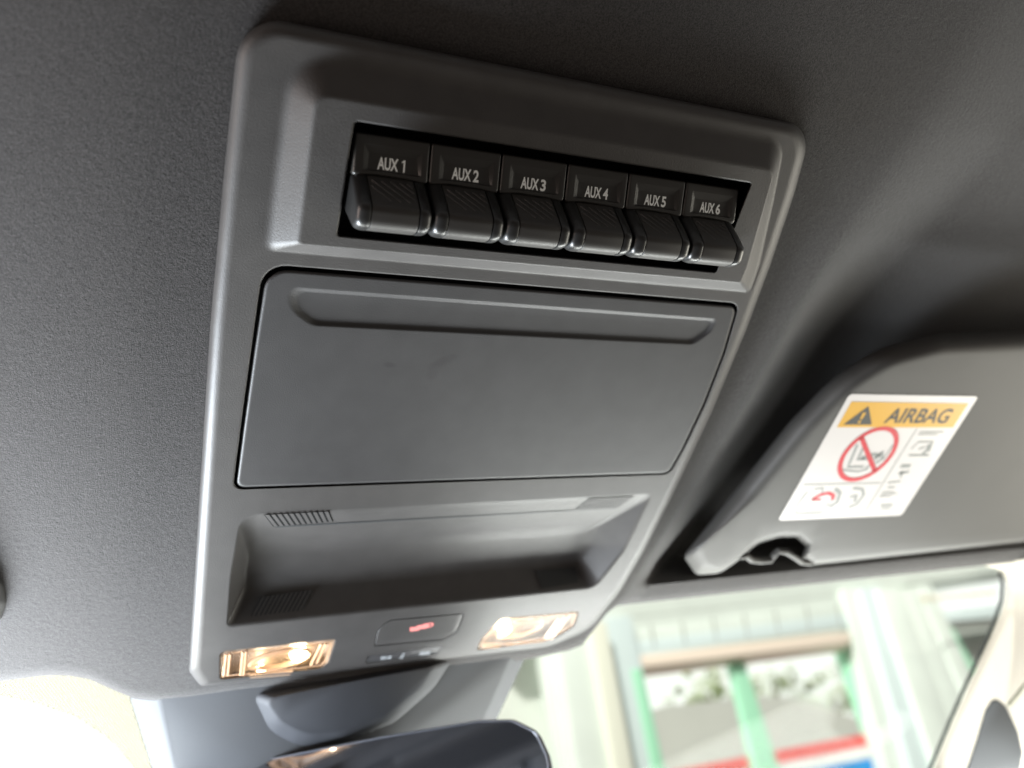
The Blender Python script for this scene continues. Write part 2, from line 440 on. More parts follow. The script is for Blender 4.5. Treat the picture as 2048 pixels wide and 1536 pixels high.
# pockets for lamps and buttons
def pocket(A, ra, depth, lipr=.5, mb=hb, mi_in=0):
    A2 = offset(A, lipr); rb = [max(.1, r-lipr) for r in ra]
    stack(A, A2, ra, rb, 0, lipr, .5, .3, 4, mb=mb)
    A3 = offset(A2, .1); stack(A2, A3, rb, rb, lipr, depth, .1, .1, 2, mb=mb)
    fl = rloop(A3, rb); mb.fill(fl, [], lambda x, y: PB(x, y, depth), 8)
    return guard(A, ra, -.3, 0, mb=mb), A2, rb
LENS_L = [(44, 363.3), (104.8, 363.3), (103.4, 383), (99.5, 387.3), (45.3, 386.5)]; LLr = [3.5, 2, 5, 3, 2.5]
LENS_R = [(202.5, 361.3), (257, 362.3), (258.5, 376), (245, 387.3), (192.8, 388.5), (194, 378)]; LRr = [5, 3, 6, 8, 3, 6]
BTN = [(132, 352.2), (178, 353), (177.3, 369), (170, 375), (127, 373.6), (126.8, 360.5)]; BTr = [5, 2.5, 4, 5, 2, 5]
IND = [(125.5, 380.8), (170.6, 379.7), (168, 387.7), (124, 387.6)]; INr = [1.5, 1, 2.5, 1.5]
h_l, LLp, LLpr = pocket(LENS_L, LLr, 11)
h_r, LRp, LRpr = pocket(LENS_R, LRr, 11)
h_b, BTp, BTpr = pocket(BTN, BTr, 2.5, .35)
h_i, INp, INpr = pocket(IND, INr, 1.2, .35)
hb.fill(outer_flat, [h_boss, h_lid, h_rec, h_l, h_r, h_b, h_i], lambda x, y: PB(x, y, 0), 7)
obj('housing', hb, M_plastic, con, merge=2e-6)
# switch bay
sb = MB(); stack(SL, offset(SL, .6), SLr, SLr, -6.4, 16, .1, .1, 3, mb=sb)
sb.fill(rloop(offset(SL, .6), SLr), [], lambda x, y: PB(x, y, 16), 30)
obj('switch_bay', sb, M_black, con)

# dark well behind the lid
db_ = MB(); db_.fill(lid_floor, [], lambda x, y: PB(x, y, 6.5), 20)
obj('lid_well', db_, M_black, con)
# storage lid
lb = MB(); LI = offset(LD, 1.5); LIr = [max(.6, r-1.2) for r in LDr]
LLl = []
for k in range(6):
    a = math.pi/2*k/5; t = math.sin(a)
    LLl.append([PB(x, y, 1.4*(1-math.cos(a))) for x, y in rloop(lerp_poly(LI, LD, t), [p+(q-p)*t for p, q in zip(LIr, LDr)])])
LLl.append([PB(x, y, 6) for x, y in rloop(LD, LDr)])
lb.loops(LLl)
lg = guard(LI, LIr, .3, 0, mb=lb)
SCO = [(54.5, 150.8), (268.5, 152.2), (268.3, 160), (260, 168.6), (66, 168.6), (56, 161)]; SCr = [4, 3, 8, 7, 10, 14]
SCI = [(60.5, 153), (263.5, 154.3), (263, 160.5), (256, 165.3), (69, 165.6), (61.5, 161)]; SIr = [3, 2, 6, 6, 8, 8]
stack(SCO, SCI, SCr, SIr, 0, 1.1, .45, .45, 10, mb=lb)
sg = guard(SCO, SCr, -.3, 0, mb=lb)
lb.fill(lg, [sg], lambda x, y: PB(x, y, 0), 9)
lb.fill(rloop(SCI, SIr), [], lambda x, y: PB(x, y, 1.1), 9)
lid = obj('storage_lid', lb, M_lid, con)
lid['label'] = 'blank dark grey storage lid with a shallow finger groove along its top edge'



# microphone grilles and trim line in the recess
def zrear(x, y):
    ye = 270-.0119*(x-47); return RD*S(max(0, min(1, (y-ye)/(298-ye))), .07, .3)
def zfront(x, y):
    ye = 346.5-.0148*(x-46); yv = 312-.0109*(x-54); return RD*S(max(0, min(1, (ye-y)/(ye-yv))), .07, .3)
M_slot = mat('grille_dark', (.010, .011, .012), .6)
def grille(q, zf, n, lean, slat, matb, name='microphone_grille', w=.5):
    g = MB(); g.patch(q, lambda x, y: zf(x, y)-.25, 10, 6)
    o = obj(name, g, matb, con)
    s_ = MB()
    for k in range(n):
        u0 = (k+.5-w/2)/n; u1 = (k+.5+w/2)/n
        def L2(a, b, u): return (a[0]+(b[0]-a[0])*u, a[1]+(b[1]-a[1])*u)
        qq = [L2(q[0], q[1], u0), L2(q[0], q[1], u1), L2(q[3], q[2], u1+lean), L2(q[3], q[2], u0+lean)]
        s_.patch(qq, lambda x, y: zf(x, y)-.7, 1, 5)
    sl = obj('slats', s_, slat, o)
    return o
con_loc = Vector(con.location)
def fixchild(c, par):   # sub-parts: cancel the chain of parents
    c.parent = par; c.matrix_parent_inverse = Matrix.Identity(4)
grille([(57.5, 270.9), (88, 270.5), (91, 277.2), (62.5, 278.6)], zrear, 11, 0, M_plastic, M_black, w=.62)
grille([(232.5, 269.4), (262, 269.2), (253.5, 277.4), (226, 277.6)], zrear, 14, 0, M_plastic, M_black, w=.55)
grille([(61.5, 325.3), (87, 323.8), (83, 338.3), (57.5, 339.3)], zfront, 11, 0, M_plastic, M_slot, w=.5)
grille([(214.5, 322.8), (241, 322.8), (247.5, 336.5), (223.5, 338.6)], zfront, 14, 0, M_slot, M_slot, w=.5)
tl = MB(); tl.patch([(62, 278.4), (254, 277.1), (253, 277.9), (64, 279.3)], lambda x, y: zrear(x, y)-.3, 40, 1)
obj('trim_groove', tl, M_slot, con)

# lamps: reflector, bulb, lens
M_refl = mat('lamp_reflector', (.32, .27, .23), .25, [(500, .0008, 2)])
M_lens = clearmat('clear_lens', (1.0, .95, .90), .07, .12, .05, (1.0, .78, .6), (700, .0008))
M_bulb = mat('bulb_glow', (1, .9, .7), .4, emit=((1.0, .80, .50), 30))
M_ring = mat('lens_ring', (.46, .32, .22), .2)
def lamp(LP, LPr, bulb_px, ell_px, ell_ax, bars):
    root = bpy.data.objects.new('map_light', None); COL.objects.link(root)
    root.location = (0, 0, 0); root.parent = con; root.matrix_parent_inverse = Matrix.Translation(-con_loc)
    rf = MB(); A = offset(LP, .3); B = offset(LP, 4.5)
    stack(A, B, LPr, [max(.3, r-2) for r in LPr], 1.5, 10, .1, .5, 8, mb=rf)
    rf.fill(rloop(B, [max(.3, r-2) for r in LPr]), [], lambda x, y: PB(x, y, 10), 5)
    obj('reflector', rf, M_refl, root)
    ln = MB(); A = offset(LP, .15)
    ln.fill(rloop(offset(A, .8), LPr), [], lambda x, y: PB(x, y, -.3), 4)
    ln.loops([[PB(x, y, -.3) for x, y in rloop(offset(A, .8), LPr)], [PB(x, y, 0) for x, y in rloop(offset(A, .3), LPr)], [PB(x, y, 1.2) for x, y in rloop(A, LPr)]])
    # moulded inner border and bars of the lens
    obj('lens', ln, M_lens, root)
    rg = MB()
    bd = offset(LP, 1.8)
    l0 = rloop(bd, LPr); l1 = rloop(offset(bd, 1.0), [max(.3, r-1) for r in LPr])
    rg.loops([[PB(x, y, .6) for x, y in l0], [PB(x, y, .9) for x, y in lerp_poly(l0, l1, .5)], [PB(x, y, .6) for x, y in l1]])
    cx, cy = m(*ell_px)
    pts = []
    for k in range(40):
        a = 2*math.pi*k/40; pts.append(PB(cx+ell_ax[0]*math.cos(a)+ell_ax[2]*math.sin(a), cy+ell_ax[1]*math.sin(a), 2.0))
    rg.tube(pts+[pts[0]], .0009, 8, caps=False)
    pts = [PB(cx+.8*(ell_ax[0]*math.cos(2*math.pi*k/40)+ell_ax[2]*math.sin(2*math.pi*k/40)), cy+.72*ell_ax[1]*math.sin(2*math.pi*k/40), 3.2) for k in range(41)]
    rg.tube(pts, .0006, 8, caps=False)
    for (u, v) in bars:
        rg.tube([PB(*m(*u), .5), PB(*m(*v), .5)], .0007, 6)
    obj('lens_moulding', rg, M_ring, root)
    bb = MB()
    for (bx, by, bz, rr, ln_) in bulb_px:
        c0 = m(bx, by)
        path = [PB(c0[0]+ln_*(k/8-.5), c0[1]+.5*ln_*(k/8-.5), bz) for k in range(9)]
        bb.tube(path, [rr*math.sqrt(max(.04, 1-(abs(k/8-.5)*2)**2)) for k in range(9)], 12)
    obj('bulb', bb, M_bulb, root)
    c0 = m(bulb_px[0][0], bulb_px[0][1])
    ld = bpy.data.lights.new('lamp_light', 'POINT'); ld.energy = .005; ld.color = (1, .68, .40); ld.shadow_soft_size = .002
    lo = bpy.data.objects.new('lamp_light', ld); COL.objects.link(lo); lo.location = PB(c0[0], c0[1], .8)
    return root
lamp(LLp, LLpr, [(597, 1306, 4, .0046, 8), (522, 1337, 5, .0022, 5)], (560, 1318), (15.5, 7, -4), [((452, 1308), (447, 1352)), ((460, 1307), (456, 1350)), ((492, 1302), (487, 1350)), ((486, 1303), (481, 1350)), ((652, 1287), (634, 1326)), ((643, 1288), (622, 1330)), ((497, 1348), (585, 1342)), ((500, 1354), (580, 1348))])
lamp(LRp, LRpr, [(1008, 1254, 4, .0044, 7)], (1040, 1258), (14, 7, -4), [((1139, 1232), (1102, 1278)), ((1130, 1233), (1093, 1279)), ((1118, 1236), (1090, 1274)), ((968, 1290), (1000, 1287)), ((968, 1296), (1000, 1293)), ((1010, 1290), (1090, 1281))])

# centre button with its red symbol, and the indicator strip
bt = MB(); A = offset(BTp, .35); A2 = offset(A, .5)
bt.loops([[PB(x, y, 2.4) for x, y in rloop(A, BTpr)], [PB(x, y, .5) for x, y in rloop(A, BTpr)], [PB(x, y, .05) for x, y in rloop(A2, BTpr)]])
bt.fill(rloop(A2, BTpr), [], lambda x, y: PB(x, y, .05), 6)
btn = obj('push_button', bt, M_plastic, con)
M_red = mat('symbol_red', (.75, .22, .20), .5)
ic = MB()
for (x0, x1, y0, y1) in ((820, 838, 1254, 1262), (834, 852, 1250, 1258), (846, 858, 1247, 1256)):
    c = mm([(x0, y0+1), (x1, y0-1), (x1, y1-1), (x0, y1+1)]); ic.ngon([PB(*q, -.08) for q in c])
c = m(860, 1250); rr = [PB(c[0]+2.3*math.cos(a*math.pi/12), c[1]+1.9*math.sin(a*math.pi/12), -.08) for a in range(25)]
r2 = [PB(c[0]+1.1*math.cos(a*math.pi/12), c[1]+.9*math.sin(a*math.pi/12), -.08) for a in range(25)]
ic.loops([rr, r2], False)
obj('red_symbol', ic, M_red, btn)
im = MB(); A = offset(INp, .3)
im.fill(rloop(A, INpr), [], lambda x, y: PB(x, y, .5), 6)
im.loops([[PB(x, y, .5) for x, y in rloop(A, INpr)], [PB(x, y, 1.1) for x, y in rloop(A, INpr)]])
ind = obj('indicator_strip', im, mat('indicator_plastic', (.045, .044, .045), .3), con)
ig = MB()
for (px, py, ww) in ((768, 1316, 12), (780, 1315, 8), (845, 1307, 10), (856, 1306, 10)):
    c = mm([(px-ww/2, py-3), (px+ww/2, py-4), (px+ww/2-2, py+3), (px-ww/2-2, py+4)]); ig.ngon([PB(*q, .3) for q in c])
c = mm([(806, 1306), (810, 1305), (806, 1318), (798, 1318)]); ig.ngon([PB(*q, .3) for q in c])
obj('indicator_marks', ig, mat('marks_grey', (.20, .21, .22), .5), ind)

# ------------------------------------------------------------------ rocker switches (built once, five copied)
y0, z0c, y1, z1c = 85.0, -3.4, 99.2, -9.2
dl = math.hypot(y1-y0, z1c-z0c); dv = ((y1-y0)/dl, (z1c-z0c)/dl); nv = (dv[1], -dv[0])   # nv: towards the viewer
def C(x, s, h): return Vector((x/1000, (y0+dv[0]*s+nv[0]*h)/1000, (z0c+dv[1]*s+nv[1]*h)/1000))
hw = 14.35
cb = MB()
CO = [(-hw, 0), (hw, 0), (hw, dl+.2), (6, dl-.6), (-6, dl-.9), (-hw, dl)]; COr = [.8, .8, 1.2, 10, 10, 1.2]
def cl(poly, rad, h, na=4, ne=3): return [C(x, s, h) for x, s in rloop(poly, rad, na, ne)]
Ls = [cl(CO, COr, -14)]
for k in range(6):
    a = math.pi/2*k/5
    Ls.append(cl(offset(CO, .9*(1-math.cos(a))), COr, -.9+.9*math.sin(a)))
Ls.append(cl(offset(CO, 1.2), COr, 0))
cb.loops(Ls)
RC = [(-10.9, 3.5), (11.6, 3.5), (11.6, dl-2.2), (-10.9, dl-2.2)]; RCi = [(-8.6, 6.6), (9.6, 6.6), (10.9, dl-2.7), (-8.6, dl-2.7)]
cb.loops([cl(RC, [.6]*4, 0), cl(lerp_poly(RC, RCi, .08), [.5]*4, -.03), cl(lerp_poly(RC, RCi, .92), [.5]*4, -1.05), cl(RCi, [.5]*4, -1.1)])
fo = rloop(offset(CO, 1.2), COr, 4, 3); fh = rloop(RC, [.6]*4, 4, 3)
cb.fill(fo, [fh], lambda x, s: C(x, s, 0), 5); cb.fill(rloop(RCi, [.5]*4, 4, 3), [], lambda x, s: C(x, s, -1.1), 6)
# paddle: outline in (y, z) lofted along x
PO = [(96, 8), (99.0, -8.6), (102.6, -18.5), (105.0, -23.8), (112.2, -25.2), (116.4, -19.8), (116.2, 8)]
POr = [1, 3, 9, 3.5, 4.0, 6, 1]
def pl_(x, ins):
    return [Vector((x/1000, a/1000, b/1000)) for a, b in rloop(offset(PO, ins) if ins else PO, [max(.3, r-ins*.6) for r in POr], 6, 4)]
pb = MB()
for s_ in (-1, 1):
    st = [(hw-.05, 2.6), (hw-.25, 1.7), (hw-.8, .9), (hw-1.7, .35), (hw-2.8, .08), (hw-3.6, 0), (9.6, 0), (9.35, .12), (9.25, .5), (9.2, 1.6), (8.4, 1.6)]
    Ls = [pl_(s_*x, i) for x, i in st]; idl = pb.loops(Ls); pb.face(idl[0])
gb = MB(); Ls = [pl_(x, i) for x, i in ((-9.0, 1.6), (-8.95, .45), (-8.75, .15), (-8.3, .08), (8.3, .08), (8.75, .15), (8.95, .45), (9.0, 1.6))]
gb.loops(Ls)
# diagonal ribs on the rear face of the grip
def facep(x, t):   # t 0..1 down the sloping rear face, slightly proud
    a = Vector((0, 99.6, -10.0)); b = Vector((0, 104.2, -21.6)); q = a.lerp(b, t); n = Vector((0, -.93, -.37))
    return Vector((x, q.y, q.z)), n
for k, xs0 in enumerate((-11, -7.4, -3.8, -.2, 3.4, 6.2)):
    ta, tb = 0.04, .86
    xa, xb = xs0, xs0+9.5
    if xa < -8: ta += (-8-xa)/(xb-xa)*(tb-ta); xa = -8
    if xb > 8: tb -= (xb-8)/(xb-xs0)*(.82); xb = 8
    seg = []
    for i in range(7):
        u = i/6; t = ta+(tb-ta)*u
        p, n = facep(xa+(xb-xa)*u, t); bow = -.35*math.sin(math.pi*t)
        p = p - n*bow*0 + n*.02
        seg.append((p+Vector((0, .6*math.sin(math.pi*min(1, t))*0, 0)))/1000)
    gb.tube(seg, .00042, 6)
PITCH = 29.3; X0 = 71.3+14.5
switch_meshes = None
M_txt = M_white
for i in range(6):
    cx = X0+PITCH*i
    if i == 0:
        sw = obj('rocker_switch', cb, M_cap, None, 30); pd = obj('paddle', pb, M_cheek, None, 40); gp = obj('grip_panel', gb, M_grip, None, 40)
        base = (sw, pd, gp)
    else:
        sw, pd, gp = [q.copy() for q in base]
        for q in (sw, pd, gp): COL.objects.link(q)
    sw.parent = con; sw.matrix_parent_inverse = Matrix.Translation(-con_loc); sw.location = (cx/1000, 0, 0)
    pd.parent = sw; gp.parent = sw
    sw['label'] = 'black rocker switch lettered AUX%d' % (i+1)
    tm = MB(); vv, ff = text_pts('AUX', 4.6, 7.9, .03)
    ii = tm.add([C(-1.2+x, dl-5.4-y, -1.02) for x, y in vv]); [tm.face([ii[k] for k in f]) for f in ff]
    if i == 0: vv, ff = [(-.25, -2.25), (.4, -2.25), (.4, 2.25), (-.1, 2.25), (-.95, 1.6), (-.95, 1.05), (-.25, 1.4)], [[0, 1, 2, 3, 6], [3, 4, 5, 6]]
    else: vv, ff = text_pts(str(i+1), 4.6, 2.4, .03)
    ii = tm.add([C(5.0-(.2 if i else 0)+x, dl-5.4-y, -1.02) for x, y in vv]); [tm.face([ii[k] for k in f]) for f in ff]
    lt = obj('lettering', tm, M_txt, None); lt.parent = sw

# ------------------------------------------------------------------ passenger sun visor
VZ = -8
vis = thing('sun_visor', 'grey padded passenger sun visor carrying a yellow and white airbag warning label', 'sun visor', P(500, 250, 5))
vo_px = [(1366, 1112), (1392, 1150), (1440, 1147), (1478, 1120), (1515, 1086), (1560, 1074), (1592, 1074), (1612, 1092), (1604, 1116), (1626, 1130), (2048, 1083), (2900, 1000),
         (2900, 640), (2048, 658), (1866, 668), (1752, 698), (1664, 756), (1580, 842), (1466, 985)]
VO = mm(vo_px)
VOr = [8, 12, 12, 20, 12, 12, 5, 4, 4, 8, 60, 10, 10, 60, 60, 60, 60, 60, 60]
nV = len(VO)
dV = [5]*nV
for k in range(12, 18): dV[k] = 30
dV[18] = 16; dV[0] = 6; dV[11] = 10
VI = offset(VO, dV); VI[0] = m(1410, 1086); VI[1] = m(1417, 1122); VI[13:19] = mm([(2048, 706), (1884, 712), (1788, 736), (1712, 782), (1638, 858), (1526, 990)])
VIr = [10, 12, 12, 20, 14, 14, 8, 8, 4, 8, 60, 10, 10, 60, 40, 40, 40, 60, 60]
vb = MB(); LL = []
for k in range(13):
    a = math.pi/2*k/12; t = math.sin(a)
    LL.append([P(x, y, VZ+(24 if True else 0)*(1-math.cos(a))) for x, y in rloop(lerp_poly(VI, VO, t), [p+(q-p)*t for p, q in zip(VIr, VOr)])])
LL.append([P(x, y, VZ+30) for x, y in rloop(VO, VOr)])
vb.loops(LL)
vb.fill(rloop(VI, VIr), [], lambda x, y: P(x, y, VZ), 14)
obj('visor_body', vb, M_visor, vis)
# retaining clip bar across the notch
cp = MB(); path = [P(*m(x, y), VZ+8) for x, y in [(1478, 1114), (1492, 1111), (1503, 1120), (1520, 1122), (1542, 1120), (1548, 1110), (1556, 1102), (1572, 1103), (1590, 1114), (1604, 1124), (1622, 1126)]]
cp.tube(path, .0022, 10)
obj('clip_bar', cp, M_visor, vis)
# warning label
LZ = VZ-.25
def Lp(u, v, dz=0):   # u,v in 0..1 over the label (from its top left)
    c = LBL; a = [c[0][k]*(1-u)+c[1][k]*u for k in (0, 1)]; b = [c[3][k]*(1-u)+c[2][k]*u for k in (0, 1)]
    return P(a[0]*(1-v)+b[0]*v, a[1]*(1-v)+b[1]*v, LZ-dz)
LBL = mm([(1699, 788), (1957, 793), (1803, 1031), (1556, 1041)])
M_paper = mat('label_white', (.50, .475, .46), .35); M_yel = mat('label_yellow', (.50, .27, .02), .4)
M_ink = mat('label_ink', (.02, .022, .02), .5); M_lred = mat('label_red', (.42, .02, .03), .4); M_line = mat('label_line', (.20, .21, .20), .5)
g = MB(); g.ngon([Lp(*q) for q in rloop([(0, 0), (1, 0), (1, 1), (0, 1)], .025, 5, 1)])
wl = obj('warning_label', g, M_paper, vis); wl['label'] = 'white airbag warning label with a yellow header and a red prohibition ring'
g = MB(); g.ngon([Lp(u, v, .1) for u, v in ((.045, .055), (.955, .055), (.955, .245), (.045, .245))]); obj('header', g, M_yel, wl)
g = MB(); g.ngon([Lp(u, v, .2) for u, v in ((.185, .085), (.29, .225), (.08, .225))])
vv, ff = text_pts('AIRBAG', .115, .50, .02); ii = g.add([Lp(.62+x, .155-y, .2) for x, y in vv]); [g.face([ii[k] for k in f]) for f in ff]
obj('header_lettering', g, M_ink, wl)
g = MB(); g.ngon([Lp(u, v, .3) for u, v in ((.172, .135), (.198, .135), (.192, .185), (.178, .185))]); g.ngon([Lp(u, v, .3) for u, v in ((.176, .195), (.194, .195), (.194, .212), (.176, .212))])
obj('exclamation_mark', g, M_yel, wl)
def band(g, pts, wd, dz, closed=False, asp=.9):
    n = len(pts); A = []; B = []
    for i in range(n):
        if closed: a, b = pts[i-1], pts[(i+1) % n]
        else: a, b = pts[max(0, i-1)], pts[min(n-1, i+1)]
        d = Vector((b[0]-a[0], b[1]-a[1])).normalized(); nn = Vector((-d.y, d.x))*wd/2
        A.append(Lp(pts[i][0]+nn.x, pts[i][1]+nn.y, dz)); B.append(Lp(pts[i][0]-nn.x, pts[i][1]-nn.y, dz))
    g.loops([A, B], closed)
g = MB()
cen = (.40, .46); rr_ = .195
band(g, [(cen[0]+rr_*.95*math.cos(a*math.pi/24), cen[1]+rr_*1.06*math.sin(a*math.pi/24)) for a in range(48)], .033, .15, True)
band(g, [(cen[0]-.13, cen[1]-.135), (cen[0]+.13, cen[1]+.135)], .03, .15)
obj('prohibition_ring', g, M_lred, wl)
g = MB()
for ps, wd in (([(.04, .70), (.64, .70)], .008), ([(.66, .25), (.66, .96)], .008), ([(.04, .96), (.64, .96)], .006)): band(g, ps, wd, .1)
obj('divider_lines', g, M_line, wl)
g = MB()
for ps, wd in (([(.27, .38), (.29, .50), (.30, .56), (.42, .56)], .018), ([(.33, .40), (.34, .50), (.45, .49)], .022), ([(.47, .50), (.50, .44), (.53, .50), (.50, .53)], .028),
               ([(.42, .50), (.47, .52), (.45, .58)], .02), ([(.55, .38), (.54, .50)], .010),
               ([(.10, .76), (.08, .86), (.10, .94), (.30, .94), (.32, .86)], .012), ([(.14, .74), (.20, .73), (.22, .78)], .012), ([(.30, .74), (.36, .78), (.38, .86), (.34, .90)], .026),
               ([(.44, .74), (.52, .75), (.56, .80), (.55, .88), (.50, .91)], .020), ([(.46, .82), (.50, .80), (.52, .86)], .022),
               ([(.72, .42), (.74, .36), (.86, .36), (.88, .44)], .012), ([(.73, .47), (.90, .47)], .016), ([(.84, .38), (.86, .42), (.84, .46)], .03), ([(.78, .42), (.82, .40)], .015),
               ([(.72, .56), (.80, .56)], .03), ([(.74, .62), (.82, .61)], .02), ([(.76, .60), (.78, .66)], .016), ([(.70, .70), (.80, .69)], .014), ([(.72, .74), (.78, .74)], .014),
               ([(.70, .78), (.80, .78)], .008), ([(.70, .80), (.84, .80)], .008), ([(.70, .82), (.80, .82)], .008), ([(.70, .28), (.90, .28)], .008), ([(.70, .30), (.86, .30)], .008), ([(.36, .49), (.44, .46), (.50, .47)], .03), ([(.25, .58), (.40, .60), (.46, .58)], .014), ([(.76, .90), (.86, .90)], .018), ([(.78, .93), (.86, .93)], .012)): band(g, ps, wd, .12)
obj('pictograms', g, M_line, wl)
g = MB(); band(g, [(.17, .83), (.21, .79), (.27, .775), (.32, .80), (.33, .84)], .028, .14); band(g, [(.17, .83), (.24, .83)], .018, .14)
obj('red_arrow', g, M_lred, wl)

# driver's visor, only its corner in view
dvz = thing('sun_visor', 'rounded corner of the driver side sun visor at the left edge', 'sun visor', P(-120, 330, 20))
DO = mm([(-10, 1128), (14, 1168), (20, 1205), (8, 1240), (-20, 1262), (-700, 1330), (-700, 1000), (-60, 1050)])
DOr = [30, 12, 10, 6, 8, 5, 5, 30]
db = MB(); DI = offset(DO, 8); LL = []
for k in range(9):
    a = math.pi/2*k/8; t = math.sin(a)
    LL.append([P(x, y, 10+14*(1-math.cos(a))) for x, y in rloop(lerp_poly(DI, DO, t), DOr)])
db.loops(LL); db.fill(rloop(DI, DOr), [], lambda x, y: P(x, y, 10), 30)
obj('visor_body', db, M_visor, dvz)

# ------------------------------------------------------------------ windshield
GP = Vector((0, .412, .022)); GN = Vector((0, .45, .89)).normalized()
ws = thing('windshield', 'clear windshield glass in front of the roof lining with a dotted band along its top', 'windshield', (.2, .6, -.1))
g = MB(); q = [on(x, y, GP, GN) for x, y in ((-900, 1345), (2130, 1085), (2130, 1800), (-900, 1800))]
g.prism(q, GN*.004)
obj('glass', g, clearmat('windshield_glass', (.97, .99, .97), .004, .02), ws)
# dotted frit band
mt = bpy.data.materials.new('dotted_band'); mt.use_nodes = True; nt = mt.node_tree; nt.nodes.clear()
tc = node(nt, 'ShaderNodeTexCoord'); mp = node(nt, 'ShaderNodeMapping'); mp.inputs['Scale'].default_value = (800, 800, 800); mp.inputs['Rotation'].default_value = (0, 0, .6)
vo = node(nt, 'ShaderNodeTexVoronoi'); vo.inputs['Randomness'].default_value = .0; vo.inputs['Scale'].default_value = 1
vo.voronoi_dimensions = '2D'
mth = node(nt, 'ShaderNodeMath', operation='LESS_THAN'); mth.inputs[1].default_value = .25
tr = node(nt, 'ShaderNodeBsdfTransparent'); tr.inputs[0].default_value = (1.0, .98, .90, 1); df = node(nt, 'ShaderNodeBsdfDiffuse'); df.inputs[0].default_value = (.30, .28, .23, 1)
mx = node(nt, 'ShaderNodeMixShader'); oo = node(nt, 'ShaderNodeOutputMaterial')
nt.links.new(tc.outputs['Object'], mp.inputs[0]); nt.links.new(mp.outputs[0], vo.inputs['Vector']); nt.links.new(vo.outputs['Distance'], mth.inputs[0])
nt.links.new(mth.outputs[0], mx.inputs[0]); nt.links.new(tr.outputs[0], mx.inputs[1]); nt.links.new(df.outputs[0], mx.inputs[2]); nt.links.new(mx.outputs[0], oo.inputs[0])
g = MB(); GPi = GP-GN*.003
bp_ = [(-300, 1330), (0, 1340), (130, 1330), (190, 1340), (258, 1390), (310, 1560), (285, 1560), (262, 1525), (215, 1475), (150, 1432), (70, 1405), (0, 1390), (-300, 1330+20)]
g.prism([on(x, y, GPi, GN) for x, y in bp_], GN*.0006)
obj('dotted_band', g, mt, ws)

# ------------------------------------------------------------------ camera cover and rear view mirror
cov = thing('sensor_cover', 'dark grey plastic sensor cover on the windshield behind the mirror', 'cover', (.1, .47, -.02))
M_cov = mat('cover_plastic', (.045, .048, .053), .7, [(1200, .00005, 2)])
M_covd = mat('cover_dark', (.020, .022, .027), .7)
g = MB()
pA = GP-GN*.002; pB = GP-GN*.012; pC = GP-GN*.013; pD = GP-GN*.022
outp = [(255, 1392), (640, 1350), (1062, 1290), (992, 1442), (960, 1600), (322, 1600)]
inp = [(318, 1372), (640, 1340), (1030, 1290), (962, 1442), (925, 1600), (368, 1600)]
A = [[on(x, y, pA, GN) for x, y in rloop(outp, 6, 3, 6)], [on(x, y, pA.lerp(pB, .85), GN) for x, y in rloop(lerp_poly(outp, inp, .8), 8, 3, 6)], [on(x, y, pB, GN) for x, y in rloop(inp, 10, 3, 6)]]
i3 = g.loops(A); g.face(i3[-1])
obj('cover_plate', g, M_cov, cov, 50)
g = MB()
o1 = [(505, 1388), (620, 1368), (905, 1318), (868, 1376), (790, 1444), (690, 1484), (600, 1494), (540, 1462)]
i1 = [(530, 1398), (630, 1378), (868, 1332), (838, 1376), (765, 1428), (685, 1460), (610, 1466), (565, 1440)]
rr2 = [15, 60, 6, 80, 80, 80, 80, 60]
A = [[on(x, y, pC, GN) for x, y in rloop(o1, rr2, 9, 6)], [on(x, y, pD.lerp(pC, .15), GN) for x, y in rloop(lerp_poly(o1, i1, .75), rr2, 9, 6)], [on(x, y, pD, GN) for x, y in rloop(i1, rr2, 9, 6)]]
i3 = g.loops(A); g.face(i3[-1])
obj('cover_hump', g, M_covd, cov, 50)

mir = thing('rear_view_mirror', 'black rear view mirror hanging below the console, only its upper edge in view', 'mirror', (.2, .42, -.09))
MP = Vector((.24, .405, -.060)); MN = Vector((.30, .93, .15)).normalized()
M_mh = mat('mirror_housing', (.10, .105, .12), .3)
mo = [(300, 1556), (540, 1515), (760, 1472), (960, 1439), (1030, 1437), (1080, 1462), (1102, 1510), (1120, 1600), (1130, 1800), (380, 1900)]
mrr = [20, 200, 200, 60, 40, 40, 40, 60, 40, 40]
g = MB(); front = [on(x, y, MP, MN) for x, y in rloop(mo, mrr, 6, 4)]
ctr = sum(front, Vector())/len(front)
def sc_(l, f, off): return [ctr+(p-ctr)*f+MN*off for p in l]
i3 = g.loops([sc_(front, .955, 0.0005), sc_(front, .965, -.0008), sc_(front, .985, -.0005), sc_(front, 1, .003), sc_(front, 1.0, .010), sc_(front, .90, .028)]); g.face(i3[-1])
obj('mirror_housing', g, M_mh, mir, 60)
g = MB(); g.ngon(sc_(front, .957, .0004)); obj('mirror_glass', g, M_mirror, mir)
'''g = MB(); a = on(640, 1450, pD, GN); b = on(660, 1540, MP+MN*.012, MN); g.tube([a+GN*.006, a.lerp(b, .5), b], [.006, .006, .006], 16)
'''

